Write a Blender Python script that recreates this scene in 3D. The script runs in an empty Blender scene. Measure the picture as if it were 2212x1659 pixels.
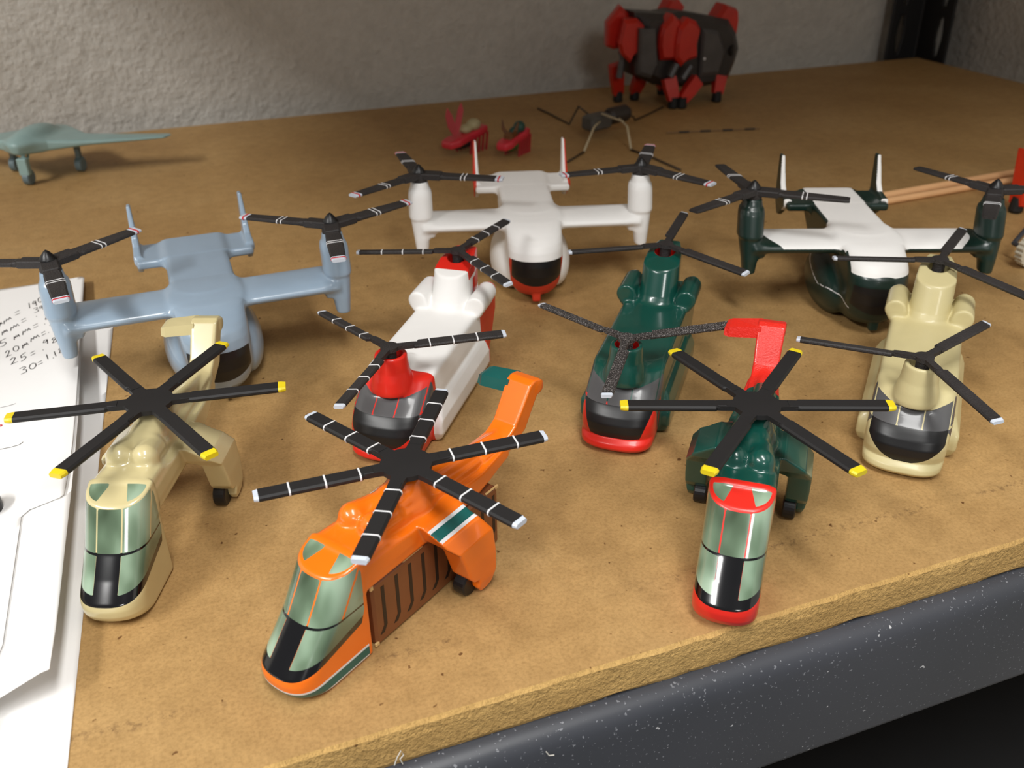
import bpy, math, random
import numpy as np
from mathutils import Matrix, Vector

random.seed(7)
rng = np.random.default_rng(7)
S = 0.19                      # metres per modelling unit (camera stands 1 unit above the shelf)
W, H, F = 2212, 1659, 2004.2  # the photograph's frame and focal length in pixels
scene = bpy.context.scene
COL = scene.collection

# ------------------------------------------------------------------ camera
yaw, pitch, roll = math.radians(20.22), math.radians(29.51), math.radians(-0.71)
fw = np.array([math.sin(yaw)*math.cos(pitch), math.cos(yaw)*math.cos(pitch), -math.sin(pitch)])
rt = np.array([math.cos(yaw), -math.sin(yaw), 0.0]); up = np.cross(rt, fw)
rt, up = math.cos(roll)*rt+math.sin(roll)*up, -math.sin(roll)*rt+math.cos(roll)*up
CAM = np.array([0.0, -0.8431, 1.0])
cd = bpy.data.cameras.new('camera'); co = bpy.data.objects.new('camera', cd); COL.objects.link(co)
co.matrix_world = Matrix(((rt[0], up[0], -fw[0], CAM[0]*S), (rt[1], up[1], -fw[1], CAM[1]*S),
                          (rt[2], up[2], -fw[2], CAM[2]*S), (0, 0, 0, 1)))
cd.sensor_fit = 'HORIZONTAL'; cd.sensor_width = 36; cd.lens = F/W*36
cd.clip_start = 0.01; cd.clip_end = 50
cd.dof.use_dof = True; cd.dof.focus_distance = 0.30; cd.dof.aperture_fstop = 22
scene.camera = co

def ray(px, py): return fw*F + rt*(px-W/2) - up*(py-H/2)
def at_z(px, py, z=0.0):
    d = ray(px, py); return CAM + d*(z-CAM[2])/d[2]
def at_y(px, py, y):
    d = ray(px, py); return CAM + d*(y-CAM[1])/d[1]

# ------------------------------------------------------------------ world, lights, exposure
wd = bpy.data.worlds.new('room_ambient'); scene.world = wd; wd.use_nodes = True
wd.node_tree.nodes['Background'].inputs[0].default_value = (1.0, 0.985, 0.96, 1)
wd.node_tree.nodes['Background'].inputs[1].default_value = 0.16
scene.view_settings.view_transform = 'Standard'; scene.view_settings.look = 'None'
scene.view_settings.exposure = 0.0; scene.view_settings.gamma = 1.0
scene.view_settings.use_curve_mapping = False
def troffer(name, loc, size, power, color=(1.0, 0.99, 0.965)):      # ceiling fluorescent fixtures of the room
    l = bpy.data.lights.new(name, 'AREA'); l.shape = 'RECTANGLE'; l.size, l.size_y = size
    l.energy = power; l.color = color
    o = bpy.data.objects.new(name, l); COL.objects.link(o); o.location = loc
    return o
troffer('ceiling_light', (0.02, -0.68, 1.55), (0.30, 1.2), 26)
troffer('ceiling_light', (-1.5, -0.5, 1.55), (0.30, 1.2), 53)
troffer('ceiling_light', (-0.6, -3.6, 1.55), (0.6, 1.2), 48)

# ------------------------------------------------------------------ helpers: materials
def srgb(r, g, b):
    f = lambda c: c/12.92 if c <= 0.04045 else ((c+0.055)/1.055)**2.4
    return (f(r/255), f(g/255), f(b/255), 1)
class NT:
    def __init__(s, name):
        s.m = bpy.data.materials.new(name); s.m.use_nodes = True; s.t = s.m.node_tree
        s.b = s.t.nodes['Principled BSDF']
    def n(s, typ, **kw):
        nd = s.t.nodes.new(typ)
        for k, v in kw.items(): setattr(nd, k, v)
        return nd
    def l(s, a, b): s.t.links.new(a, b)
    def coord(s, scale=(1, 1, 1), rot=(0, 0, 0)):
        tc = s.n('ShaderNodeTexCoord'); mp = s.n('ShaderNodeMapping'); mp.inputs['Scale'].default_value = scale
        mp.inputs['Rotation'].default_value = rot
        s.l(tc.outputs['Object'], mp.inputs[0]); return mp.outputs[0]
    def noise(s, vec, scale, detail=4, rough=0.55):
        nd = s.n('ShaderNodeTexNoise'); nd.inputs['Scale'].default_value = scale; nd.inputs['Detail'].default_value = detail
        nd.inputs['Roughness'].default_value = rough; s.l(vec, nd.inputs['Vector']); return nd.outputs['Fac']
    def ramp(s, fac, stops):
        r = s.n('ShaderNodeValToRGB'); e = r.color_ramp.elements
        while len(e) < len(stops): e.new(0.5)
        for el, (p, c) in zip(e, stops): el.position = p; el.color = c
        s.l(fac, r.inputs[0]); return r.outputs[0]
    def mix(s, fac, a, b, blend='MIX'):
        m = s.n('ShaderNodeMix', data_type='RGBA', blend_type=blend)
        for sock, v in ((m.inputs[0], fac), (m.inputs[6], a), (m.inputs[7], b)):
            if hasattr(v, 'is_output'): s.l(v, sock)
            else: sock.default_value = v
        return m.outputs[2]
    def bump(s, h, strength, dist):
        b = s.n('ShaderNodeBump'); b.inputs['Strength'].default_value = strength; b.inputs['Distance'].default_value = dist
        s.l(h, b.inputs['Height']); s.l(b.outputs[0], s.b.inputs['Normal'])
    def set(s, col=None, rough=None, coat=None, metal=None, spec=None, coat_rough=None):
        if col is not None:
            if hasattr(col, 'is_output'): s.l(col, s.b.inputs['Base Color'])
            else: s.b.inputs['Base Color'].default_value = col
        if rough is not None: s.b.inputs['Roughness'].default_value = rough
        if coat is not None: s.b.inputs['Coat Weight'].default_value = coat
        if coat_rough is not None: s.b.inputs['Coat Roughness'].default_value = coat_rough
        if metal is not None: s.b.inputs['Metallic'].default_value = metal
        if spec is not None: s.b.inputs['Specular IOR Level'].default_value = spec
        return s.m

MATS = {}
def paint(name, rgb, rough=0.35, coat=0.0, var=0.05, bump=0.0, bscale=900.0):
    if name in MATS: return MATS[name]
    k = NT(name); v = k.coord()
    c = srgb(*rgb); lo = tuple(x*(1-var) for x in c[:3])+(1,); hi = tuple(min(1, x*(1+var)) for x in c[:3])+(1,)
    col = k.ramp(k.noise(v, 60, 3), [(0.3, lo), (0.7, hi)])
    k.set(col, rough, coat, coat_rough=0.08)
    if bump: k.bump(k.noise(v, bscale, 2), bump, 0.0004)
    MATS[name] = k.m; return k.m
TAN = paint('tan_gloss', (206, 193, 145), 0.3, 0.7)
TANS = paint('tan_satin', (204, 192, 144), 0.42, 0.15, bump=0.08)
ORANGE = paint('orange_gloss', (246, 116, 16), 0.3, 0.7)
RED = paint('red_paint', (222, 40, 28), 0.36, 0.2)
REDB = paint('red_textured', (226, 42, 30), 0.38, 0.3, bump=0.5, bscale=1500)
CORAL = paint('red_matte', (214, 60, 36), 0.5)
GREEN = paint('green_gloss', (16, 74, 64), 0.28, 0.6, 0.12)
GREEND = paint('green_dark', (20, 44, 38), 0.34, 0.2, 0.12)
WHITE = paint('white_matte', (243, 242, 240), 0.5, 0.0, 0.02)
BLUE = paint('blue_grey_gloss', (148, 168, 187), 0.3, 0.5, 0.04)
TEAL = paint('teal_paint', (10, 92, 88), 0.35, 0.4, 0.1)
BLACKG = paint('black_gloss', (8, 8, 12), 0.16, 1.0, 0.0)
BLACKS = paint('black_satin', (22, 22, 24), 0.36, 0.0, 0.0)
GREYW = paint('grey_window', (82, 82, 84), 0.33, 0.3, 0.05)
BLADE = paint('blade_black', (26, 25, 26), 0.62, 0.0, 0.1)
BLADER = paint('blade_textured', (44, 41, 41), 0.6, 0.0, 0.25, bump=0.7, bscale=1600)
YELLOW = paint('tip_yellow', (232, 208, 32), 0.4)
TIPW = paint('tip_white', (208, 216, 228), 0.4)
STRIPE = paint('stripe_white', (226, 226, 228), 0.5)
PINK = paint('tip_red', (204, 48, 56), 0.5)
def speckle_mat():
    k = NT('blade_speckled'); v = k.coord()
    c = k.ramp(k.noise(v, 2600, 2, 0.6), [(0.44, srgb(36, 33, 32)), (0.55, srgb(60, 56, 55)), (0.66, srgb(150, 144, 142))])
    k.set(c, 0.6); k.bump(k.noise(v, 2000, 2), 0.6, 0.0004); return k.m
SPECK = speckle_mat()
def pane_mat():
    k = NT('pale_green_pane'); v = k.coord(scale=(1, 1.6, 0.7), rot=(0.3, 0.2, 0.5))
    c = k.ramp(k.noise(v, 55, 2, 0.45), [(0.30, srgb(64, 80, 60)), (0.47, srgb(106, 128, 104)), (0.60, srgb(148, 172, 148)), (0.78, srgb(182, 202, 180))])
    k.set(c, 0.2, 1.0, coat_rough=0.05); return k.m
PANE = pane_mat()

# ------------------------------------------------------------------ helpers: objects
def link(o, parent=None):
    COL.objects.link(o)
    if parent is not None: o.parent = parent
    return o
def tag(o, label=None, cat=None, group=None, kind=None):
    for k, v in (('label', label), ('category', cat), ('group', group), ('kind', kind)):
        if v: o[k] = v
    return o
def thing(name, loc, rz, label, cat, group=None):
    o = bpy.data.objects.new(name, None); link(o); o.empty_display_size = 0.01
    o.location = Vector(loc)*S; o.rotation_euler = (0, 0, rz)
    return tag(o, label, cat, group)
def mesh(name, V, Fc, m, smooth=False, N=None):
    me = bpy.data.meshes.new(name)
    V = np.asarray(V, float)*S
    if isinstance(Fc, np.ndarray):
        me.vertices.add(len(V)); me.vertices.foreach_set('co', V.astype(np.float32).ravel())
        k = Fc.shape[1]
        me.loops.add(Fc.size); me.loops.foreach_set('vertex_index', Fc.astype(np.int32).ravel())
        me.polygons.add(len(Fc)); me.polygons.foreach_set('loop_start', np.arange(0, Fc.size, k, dtype=np.int32))
        me.update(calc_edges=True); me.validate()
    else:
        me.from_pydata(V.tolist(), [], Fc); me.update()
    if smooth or N is not None: me.polygons.foreach_set('use_smooth', np.ones(len(me.polygons), bool))
    if N is not None and len(me.vertices) == len(N): me.normals_split_custom_set_from_vertices(N.tolist())
    me.materials.append(m)
    return me
def obj(name, V, Fc, m, parent=None, smooth=False, N=None):
    return link(bpy.data.objects.new(name, mesh(name, V, Fc, m, smooth, N)), parent)
class MB:
    """collects simple solids into one mesh"""
    def __init__(s): s.V = []; s.F = []
    def add(s, V, Fc):
        o = len(s.V); s.V += [tuple(v) for v in V]; s.F += [tuple(i+o for i in f) for f in Fc]; return s
    def loft(s, rings, close=True):
        n = len(rings[0]); V = [p for r in rings for p in r]; Fc = []
        for i in range(len(rings)-1):
            for j in range(n):
                k = (j+1) % n; Fc.append((i*n+j, i*n+k, (i+1)*n+k, (i+1)*n+j))
        if close: Fc += [tuple(range(n-1, -1, -1)), tuple((len(rings)-1)*n+j for j in range(n))]
        return s.add(V, Fc)
    def box(s, c, h, bev=0.0, rot=None):
        x, y, z = h; b = min(bev, x*.9, y*.9, z*.9)
        def ring(zz, e): return [(-x+e, -y+b if False else -y+e, zz)] if False else [
            (-x+e+b, -y+e, zz), (x-e-b, -y+e, zz), (x-e, -y+e+b, zz), (x-e, y-e-b, zz),
            (x-e-b, y-e, zz), (-x+e+b, y-e, zz), (-x+e, y-e-b, zz), (-x+e, -y+e+b, zz)]
        if b > 0: rings = [ring(-z, b), ring(-z+b, 0), ring(z-b, 0), ring(z, b)]
        else: rings = [[(-x, -y, q), (x, -y, q), (x, y, q), (-x, y, q)] for q in (-z, z)]
        R = rot if rot is not None else Matrix.Identity(3)
        rings = [[tuple(R @ Vector(p) + Vector(c)) for p in r] for r in rings]
        return s.loft(rings)
    def tube(s, path, radii, n=10):
        path = [Vector(p) for p in path]; rings = []
        if not hasattr(radii, '__len__'): radii = [radii]*len(path)
        ref = None
        for i, p in enumerate(path):
            t = (path[min(i+1, len(path)-1)]-path[max(i-1, 0)]).normalized()
            if ref is None: ref = Vector((0, 0, 1)) if abs(t.z) < .9 else Vector((1, 0, 0))
            a = t.cross(ref).normalized(); b = a.cross(t)   # right-handed frame
            rings.append([tuple(p+radii[i]*(math.cos(q)*b+math.sin(q)*a)) for q in [-2*math.pi*j/n for j in range(n)]])
        return s.loft(rings)
    def prism(s, poly, z0, z1, bev=0.0):
        if bev:
            P = np.array(poly); c = P.mean(0); Q = c+(P-c)*(1-bev/np.abs(P-c).max())
            return s.loft([[(*p, z0) for p in Q], [(*p, z0+bev) for p in P], [(*p, z1-bev) for p in P], [(*p, z1) for p in Q]])
        return s.loft([[(*p, z0) for p in poly], [(*p, z1) for p in poly]])
    def build(s, name, m, parent=None, smooth=False):
        return obj(name, s.V, s.F, m, parent, smooth)

# ------------------------------------------------------------------ helpers: implicit surfaces
def smin(a, b, k):
    h = np.clip(.5+.5*(b-a)/k, 0, 1); return b+(a-b)*h-k*h*(1-h)
def smax(a, b, k): return -smin(-a, -b, k)
def smaxs(k, *fs):
    f = fs[0]
    for g in fs[1:]: f = smax(f, g, k)
    return f
def sbox(X, Y, Z, c, h, r):
    q = [np.abs(A-cc)-(hh-r) for A, cc, hh in zip((X, Y, Z), c, h)]
    o = np.sqrt(np.maximum(q[0], 0)**2+np.maximum(q[1], 0)**2+np.maximum(q[2], 0)**2)
    return o+np.minimum(np.maximum(np.maximum(q[0], q[1]), q[2]), 0)-r
def sell(X, Y, Z, c, r):
    k = np.sqrt(((X-c[0])/r[0])**2+((Y-c[1])/r[1])**2+((Z-c[2])/r[2])**2); return (k-1)*min(r)
def spoly(U, V, pts):
    U, V = np.broadcast_arrays(U, V); d = np.full(U.shape, 1e9); s = np.ones(U.shape)
    n = len(pts)
    for i in range(n):
        a, b = pts[i], pts[i-1]; e = (b[0]-a[0], b[1]-a[1]); wx, wy = U-a[0], V-a[1]
        t = np.clip((wx*e[0]+wy*e[1])/(e[0]**2+e[1]**2+1e-18), 0, 1)
        d = np.minimum(d, (wx-e[0]*t)**2+(wy-e[1]*t)**2)
        c1 = V >= a[1]; c2 = V < b[1]; c3 = e[0]*wy > e[1]*wx
        s = np.where((c1 & c2 & c3) | (~c1 & ~c2 & ~c3), -s, s)
    return s*np.sqrt(d)
def scap(X, Y, Z, a, b, ra, rb):
    a, b = np.array(a), np.array(b); e = b-a
    t = np.clip(((X-a[0])*e[0]+(Y-a[1])*e[1]+(Z-a[2])*e[2])/(e@e), 0, 1)
    return np.sqrt((X-a[0]-e[0]*t)**2+(Y-a[1]-e[1]*t)**2+(Z-a[2]-e[2]*t)**2)-(ra+(rb-ra)*t)
def ufront(X, Y, x0, b, w, p=2.0):
    q = np.maximum(X-(x0-b), 0)/b; return ((q**p+(np.abs(Y)/w)**p)**(1/p)-1)*min(b, float(np.min(w)))

def extract(fn, lo, hi, h):
    """surface nets with normals from the field's gradient"""
    ax = [np.arange(l, u+h, h) for l, u in zip(lo, hi)]
    X, Y, Z = ax[0][:, None, None], ax[1][None, :, None], ax[2][None, None, :]
    G = np.ascontiguousarray(np.broadcast_to(fn(X, Y, Z), tuple(len(a) for a in ax))).astype(np.float64)
    I = G < 0
    c = lambda i, j, k: I[i:I.shape[0]-1+i, j:I.shape[1]-1+j, k:I.shape[2]-1+k]
    cnt = sum(c(i, j, k).astype(np.int8) for i in (0, 1) for j in (0, 1) for k in (0, 1))
    act = np.argwhere((cnt > 0) & (cnt < 8)); idm = np.full(cnt.shape, -1, np.int64)
    idm[tuple(act.T)] = np.arange(len(act))
    acc = np.zeros((len(act), 3)); num = np.zeros(len(act))
    for d in range(3):
        e, f = [q for q in range(3) if q != d]
        for s in (0, 1):
            for t in (0, 1):
                p0 = act.copy(); p0[:, e] += s; p0[:, f] += t; p1 = p0.copy(); p1[:, d] += 1
                a = G[tuple(p0.T)]; b = G[tuple(p1.T)]; m = (a < 0) != (b < 0)
                pos = p0[m].astype(float); pos[:, d] += a[m]/(a[m]-b[m]); acc[m] += pos; num[m] += 1
    V = acc/num[:, None]
    quads = []
    for d in range(3):
        sl0 = [slice(None)]*3; sl1 = [slice(None)]*3; sl0[d] = slice(0, -1); sl1[d] = slice(1, None)
        A, B = I[tuple(sl0)], I[tuple(sl1)]; e, f = (d+1) % 3, (d+2) % 3
        for flip in (0, 1):
            P = np.argwhere((A & ~B) if not flip else (~A & B))
            P = P[(P[:, e] > 0) & (P[:, f] > 0) & (P[:, e] < cnt.shape[e]) & (P[:, f] < cnt.shape[f])]
            q = []
            for s, t in ((1, 1), (0, 1), (0, 0), (1, 0)):
                r = P.copy(); r[:, e] -= s; r[:, f] -= t; q.append(idm[tuple(r.T)])
            q = np.stack(q, 1); quads.append(q[:, ::-1] if flip else q)
    Q = np.concatenate(quads)
    def tri(A, P):
        i = np.clip(np.floor(P).astype(int), 0, np.array(A.shape)-2); f = P-i; o = 0
        for a in (0, 1):
            for b in (0, 1):
                for c_ in (0, 1):
                    w = (f[:, 0] if a else 1-f[:, 0])*(f[:, 1] if b else 1-f[:, 1])*(f[:, 2] if c_ else 1-f[:, 2])
                    o = o+w*A[i[:, 0]+a, i[:, 1]+b, i[:, 2]+c_]
        return o
    def grad(P, e=0.6):
        return np.stack([(tri(G, P+np.eye(3)[d]*e)-tri(G, P-np.eye(3)[d]*e))/(2*e) for d in range(3)], 1)
    for _ in range(2):
        g = grad(V); v = tri(G, V); st = g*(v/np.maximum((g*g).sum(1), 1e-12))[:, None]
        V = V-np.clip(st, -.5, .5)
    N = grad(V, 0.75); N /= np.maximum(np.linalg.norm(N, axis=1, keepdims=True), 1e-12)
    T = np.concatenate([Q[:, [0, 1, 2]], Q[:, [0, 2, 3]]])
    return V*h+np.array([a[0] for a in ax]), N, T
def compact(V, N, T):
    u, inv = np.unique(T, return_inverse=True); return V[u], N[u], inv.reshape(T.shape)
def split(M, fv):
    """cut a triangle mesh along the zero line of fv; returns the inside (fv<0) and the outside mesh"""
    V, N, T = M
    ins = fv < 0; k = ins[T].sum(1)
    Ti, To, Tm = T[k == 3], T[k == 0], T[(k == 1) | (k == 2)]
    if len(Tm):
        km = ins[Tm].sum(1); lone = np.where((km == 1)[:, None], ins[Tm], ~ins[Tm]).argmax(1)
        r = np.arange(len(Tm)); a, b, c = Tm[r, lone], Tm[r, (lone+1) % 3], Tm[r, (lone+2) % 3]
        E = np.concatenate([np.stack([a, b], 1), np.stack([a, c], 1)]); E.sort(1)
        ue, inv = np.unique(E, axis=0, return_inverse=True); inv = inv.ravel()
        t = fv[ue[:, 0]]/(fv[ue[:, 0]]-fv[ue[:, 1]]); t = np.clip(t, .001, .999)[:, None]
        nv = V[ue[:, 0]]*(1-t)+V[ue[:, 1]]*t; nn = N[ue[:, 0]]*(1-t)+N[ue[:, 1]]*t
        nn /= np.maximum(np.linalg.norm(nn, axis=1, keepdims=True), 1e-12)
        ab = inv[:len(Tm)]+len(V); ac = inv[len(Tm):]+len(V)
        L = np.stack([a, ab, ac], 1); R = np.concatenate([np.stack([ab, b, c], 1), np.stack([ab, c, ac], 1)])
        li = km == 1; lir = np.concatenate([li, li])
        Ti = np.concatenate([Ti, L[li], R[~lir]]); To = np.concatenate([To, L[~li], R[lir]])
        V = np.concatenate([V, nv]); N = np.concatenate([N, nn])
    return compact(V, N, Ti), compact(V, N, To)
def carve(M, root, regions, rest):
    """regions: (part name, material, signed function of x,y,z,nx,ny,nz); each becomes a part of root"""
    for name, m, fn in regions:
        fv = fn(*M[0].T, *M[1].T)
        A, M2 = split(M, fv)
        if len(A[2]) < 3: continue
        M = M2
        obj(name, A[0], A[2], m, root, N=A[1])
    return obj(rest[0], M[0], M[2], rest[1], root, N=M[1])
mx = lambda *a: np.maximum.reduce([np.asarray(q, float)+0*np.asarray(a[0], float) for q in a])
def sides(name, m, fn): return [(name, m, lambda *a, g=g: mx(fn(*a), -g*a[1])) for g in (1, -1)]
mn = lambda *a: np.minimum.reduce([np.asarray(q, float)+0*np.asarray(a[0], float) for q in a])

# ================================================================== the setting
DEP, XR, TH = 3.47, 4.046, 0.0651
def stucco():
    k = NT('stucco_wall'); v = k.coord()
    n1 = k.noise(v, 110, 5, 0.55); n2 = k.noise(v, 300, 3, 0.5)
    vr = k.n('ShaderNodeTexVoronoi', feature='SMOOTH_F1'); vr.inputs['Scale'].default_value = 190; k.l(v, vr.inputs['Vector'])
    a = k.n('ShaderNodeMath', operation='MULTIPLY_ADD'); k.l(n2, a.inputs[0]); a.inputs[1].default_value = 0.5; k.l(n1, a.inputs[2])
    b = k.n('ShaderNodeMath', operation='MULTIPLY_ADD'); k.l(vr.outputs[0], b.inputs[0]); b.inputs[1].default_value = -0.35; k.l(a.outputs[0], b.inputs[2])
    k.set(k.ramp(n1, [(0.3, srgb(188, 184, 176)), (0.7, srgb(200, 196, 188))]), 0.75)
    k.bump(b.outputs[0], 0.75, 0.0024); return k.m
STUCCO = stucco()
def wall(name, c, h):
    o = MB().box(c, h).build(name, STUCCO); o['kind'] = 'structure'; return o
wall('wall_back', (-5.0, 3.66+.25, -1.5), (9.55, .25, 8.0))
wall('wall_right', (4.30+.25, -1.0, -1.5), (.25, 4.66, 8.0))
def mdf(edge=False):
    k = NT('mdf_edge' if edge else 'mdf_board'); v = k.coord()
    n1 = k.noise(v, 14, 5, 0.6); n2 = k.noise(v, 900, 3, 0.7); n3 = k.noise(v, 140, 4, 0.6)
    if edge: base = k.ramp(n1, [(0.3, srgb(186, 148, 88)), (0.7, srgb(202, 166, 104))])
    else: base = k.ramp(n1, [(0.28, srgb(164, 129, 81)), (0.5, srgb(174, 139, 89)), (0.72, srgb(183, 149, 99))])
    fib = k.ramp(n2, [(0.3, (.78, .76, .72, 1)), (0.55, (1, 1, 1, 1)), (0.8, (1.12, 1.1, 1.06, 1))])
    c = k.mix(1.0, base, fib, 'MULTIPLY')
    pat = k.ramp(n3, [(0.35, (.9, .89, .87, 1)), (0.6, (1.03, 1.03, 1.03, 1))]); c = k.mix(1.0, c, pat, 'MULTIPLY')
    sp = k.ramp(k.noise(v, 330, 2, 0.4), [(0.0, (1, 1, 1, 1)), (0.725, (1, 1, 1, 1)), (0.77, (.35, .26, .2, 1))]); c = k.mix(1.0, c, sp, 'MULTIPLY')
    if not edge:      # a scuffed line running along the front of the board
        sx = k.n('ShaderNodeSeparateXYZ'); k.l(v, sx.inputs[0])
        def mth(op, a, b=None):
            m = k.n('ShaderNodeMath', operation=op)
            for q, x in zip(m.inputs, (a, b)):
                if x is None: continue
                if hasattr(x, 'is_output'): k.l(x, q)
                else: q.default_value = x
            return m.outputs[0]
        off = mth('MULTIPLY', mth('SUBTRACT', k.noise(v, 9, 2), 0.5), 0.010)
        dist = mth('ABSOLUTE', mth('SUBTRACT', mth('SUBTRACT', sx.outputs[1], 0.0258), off))
        band = mth('SUBTRACT', 1.0, mth('MINIMUM', mth('DIVIDE', dist, 0.0032), 1.0))
        spots = k.ramp(k.noise(v, 420, 4, 0.7), [(0.50, (0, 0, 0, 1)), (0.66, (1, 1, 1, 1))])
        patchy = k.ramp(k.noise(v, 26, 2), [(0.42, (0, 0, 0, 1)), (0.56, (1, 1, 1, 1))])
        fac = mth('MULTIPLY', mth('MULTIPLY', band, spots), patchy)
        c = k.mix(mth('MULTIPLY', fac, 0.75), c, srgb(84, 58, 38))
    k.set(c, 0.6 if not edge else 0.85, spec=0.35)
    k.bump(k.noise(v, 500, 4, .7), 0.9 if edge else 0.15, 0.0015 if edge else 0.0005); return k.m
MDF, MDFE = mdf(), mdf(True)
X0 = -3.2
board = MB()
nx = 240; xs = np.linspace(X0, XR, nx)
rough_e = lambda n, s: rng.normal(0, s, n)
jt, jb = rough_e(nx, .0012), rough_e(nx, .0022)
rings = []
for i, x in enumerate(xs):
    rings.append([(x, DEP, -TH), (x, DEP, 0), (x, .008+jt[i]*.5, 0), (x, .002+jt[i], -.004), (x, 0+jb[i]*.3, -.02), (x, 0, -TH+.008), (x, .003, -TH+jb[i])])
board.loft(rings)
bo = board.build('shelf_board', MDF)
bo.data.materials.append(MDFE)
for p in bo.data.polygons:
    if p.normal.y < -0.3: p.material_index = 1
tag(bo, 'brown fibreboard shelf that all the model aircraft stand on', 'shelf')
def steel():
    k = NT('grey_steel'); v = k.coord()
    n1 = k.noise(v, 9, 3)
    base = k.ramp(n1, [(0.3, srgb(52, 55, 61)), (0.7, srgb(64, 66, 73))])
    sp = k.ramp(k.noise(v, 900, 2, 0.5), [(0.0, (0, 0, 0, 1)), (0.66, (0, 0, 0, 1)), (0.70, (1, 1, 1, 1))])
    sp2 = k.ramp(k.noise(v, 330, 2, 0.5), [(0.0, (0, 0, 0, 1)), (0.735, (0, 0, 0, 1)), (0.76, (1, 1, 1, 1))])
    c = k.mix(sp, base, srgb(118, 120, 126)); c = k.mix(sp2, c, srgb(186, 186, 188))
    k.set(c, 0.42); return k.m
STEEL = steel()
bm_ = MB()
prof = [(.03, -TH), (-.004, -TH), (-.016, -.068), (-.026, -.076), (-.032, -.09), (-.034, -.11), (-.036, -.29), (-.033, -.30), (-.024, -.306), (.05, -.308), (.05, -.296), (-.01, -.29), (-.01, -.12), (.03, -.1)]
bm_.loft([[(x, y, z) for y, z in prof] for x in np.linspace(X0, XR+.1, 40)])
be = bm_.build('shelf_beam', STEEL, None, True)
be.data.shade_smooth(); md_ = be.modifiers.new('edges', 'EDGE_SPLIT'); md_.split_angle = math.radians(50)
tag(be, 'dark grey steel beam along the front under the fibreboard shelf', 'beam')
# corner post with keyhole slots
DARK = paint('post_black', (26, 25, 26), 0.55, 0.0, 0.05)
def postf(X, Y, Z):
    zz = np.mod(Z+.02, .262)-.131
    def slot(U): return spoly(U, zz, [(-.006, -.10), (.006, -.10), (.020, -.01), (.020, .03), (.008, .105), (-.008, .105), (-.020, .03), (-.020, -.01)])
    fa = smax(np.maximum(np.abs(Y-3.565)-.007, np.maximum(3.90-X, X-4.12)), -slot(X-3.975), .002)
    fb = smax(np.maximum(np.abs(X-4.113)-.007, np.maximum(3.33-Y, Y-3.572)), -slot(Y-3.405), .002)
    return np.maximum(np.minimum(fa, fb), np.abs(Z-.35)-1.45)
pv = extract(postf, (3.88, 3.31, -1.13), (4.14, 3.59, 1.83), .007)
po = obj('upright_post', pv[0], pv[2], DARK, N=pv[1])
tag(po, 'black slotted steel corner post standing where the two walls meet', 'post')
# the rack's shelf above (out of the picture) and the black crate on the rack's shelf below
ub = MB().box((.95, 1.76, 2.62), (3.09, 1.74, .033), .004).build('shelf_board', MDF)
tag(ub, 'brown fibreboard of the next shelf up, above the picture', 'shelf')
lb = MB().box((.42, 1.76, -3.0), (3.62, 1.74, .033), .004).build('shelf_board', MDF)
tag(lb, 'brown fibreboard of the next shelf down, below the picture', 'shelf')
CR = paint('crate_black', (14, 14, 15), 0.6, 0.0, 0.1)
cr = thing('storage_crate', (1.6, .9, -2.967), 0, 'black plastic storage crate in the dark below the shelf beam', 'crate')
MB().box((0, 0, 1.02), (1.6, .85, 1.02), .03).build('body', CR, cr)
MB().box((0, 0, 2.06), (1.64, .89, .035), .02).build('lid', CR, cr)

# ================================================================== rotors
def section(w, t, pitch, yo=0.0, zo=0.0):
    pts = [(-.5, -.18), (-.42, -.5), (.42, -.5), (.5, -.18), (.5, .18), (.40, .5), (-.40, .5), (-.5, .18)]
    c, s = math.cos(pitch), math.sin(pitch)
    return [(yo+(a*w)*c-(b*t)*s, zo+(a*w)*s+(b*t)*c) for a, b in pts]
def strip(stations, grow=0.0):
    rings = [[(r, y, z) for y, z in section(w+grow, t+grow, p, yo, zo)] for r, w, t, p, yo, zo in stations]
    return MB().loft([r[::-1] for r in rings])
def interp_st(st, r):
    a = np.array(st); return (r,)+tuple(np.interp(r, a[:, 0], a[:, j]) for j in range(1, 6))
def blade_set(st, tips, stripes, mblade, name='rotor_blade'):
    """tips: list of (name, r0, r1, material); stripes: list of (r0, r1, material)"""
    r0t = tips[0][1] if tips else st[-1][0]
    main = [s for s in st if s[0] < r0t-1e-6]+[interp_st(st, r0t)]
    mb = strip(main); me = mesh(name, mb.V, mb.F, mblade); subs = []
    for nm, a, b, m in tips:
        ss = [interp_st(st, a)]+[s for s in st if a+1e-6 < s[0] < b-1e-6]+[interp_st(st, b)]
        q = strip(ss); subs.append((nm, mesh(nm, q.V, q.F, m)))
    for a, b, m in stripes:
        q = strip([interp_st(st, a), interp_st(st, b)], .0012); subs.append(('stripe', mesh('stripe', q.V, q.F, m)))
    return me, subs
def place_rotor(root, hub, phase, n, bset, hubmesh, hubname='rotor_hub', tilt=(0, 0)):
    h = link(bpy.data.objects.new(hubname, hubmesh), root); h.location = Vector(hub)*S; h.rotation_euler = (tilt[0], tilt[1], phase)
    me, subs = bset
    for k in range(n):
        b = link(bpy.data.objects.new('rotor_blade', me), root)
        b.location = Vector(hub)*S
        b.rotation_euler = (Matrix.Rotation(tilt[1], 3, 'Y') @ Matrix.Rotation(tilt[0], 3, 'X') @ Matrix.Rotation(phase+2*math.pi*k/n, 3, 'Z')).to_euler()
        for nm, sm in subs: link(bpy.data.objects.new(nm, sm), b)
    return h
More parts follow.
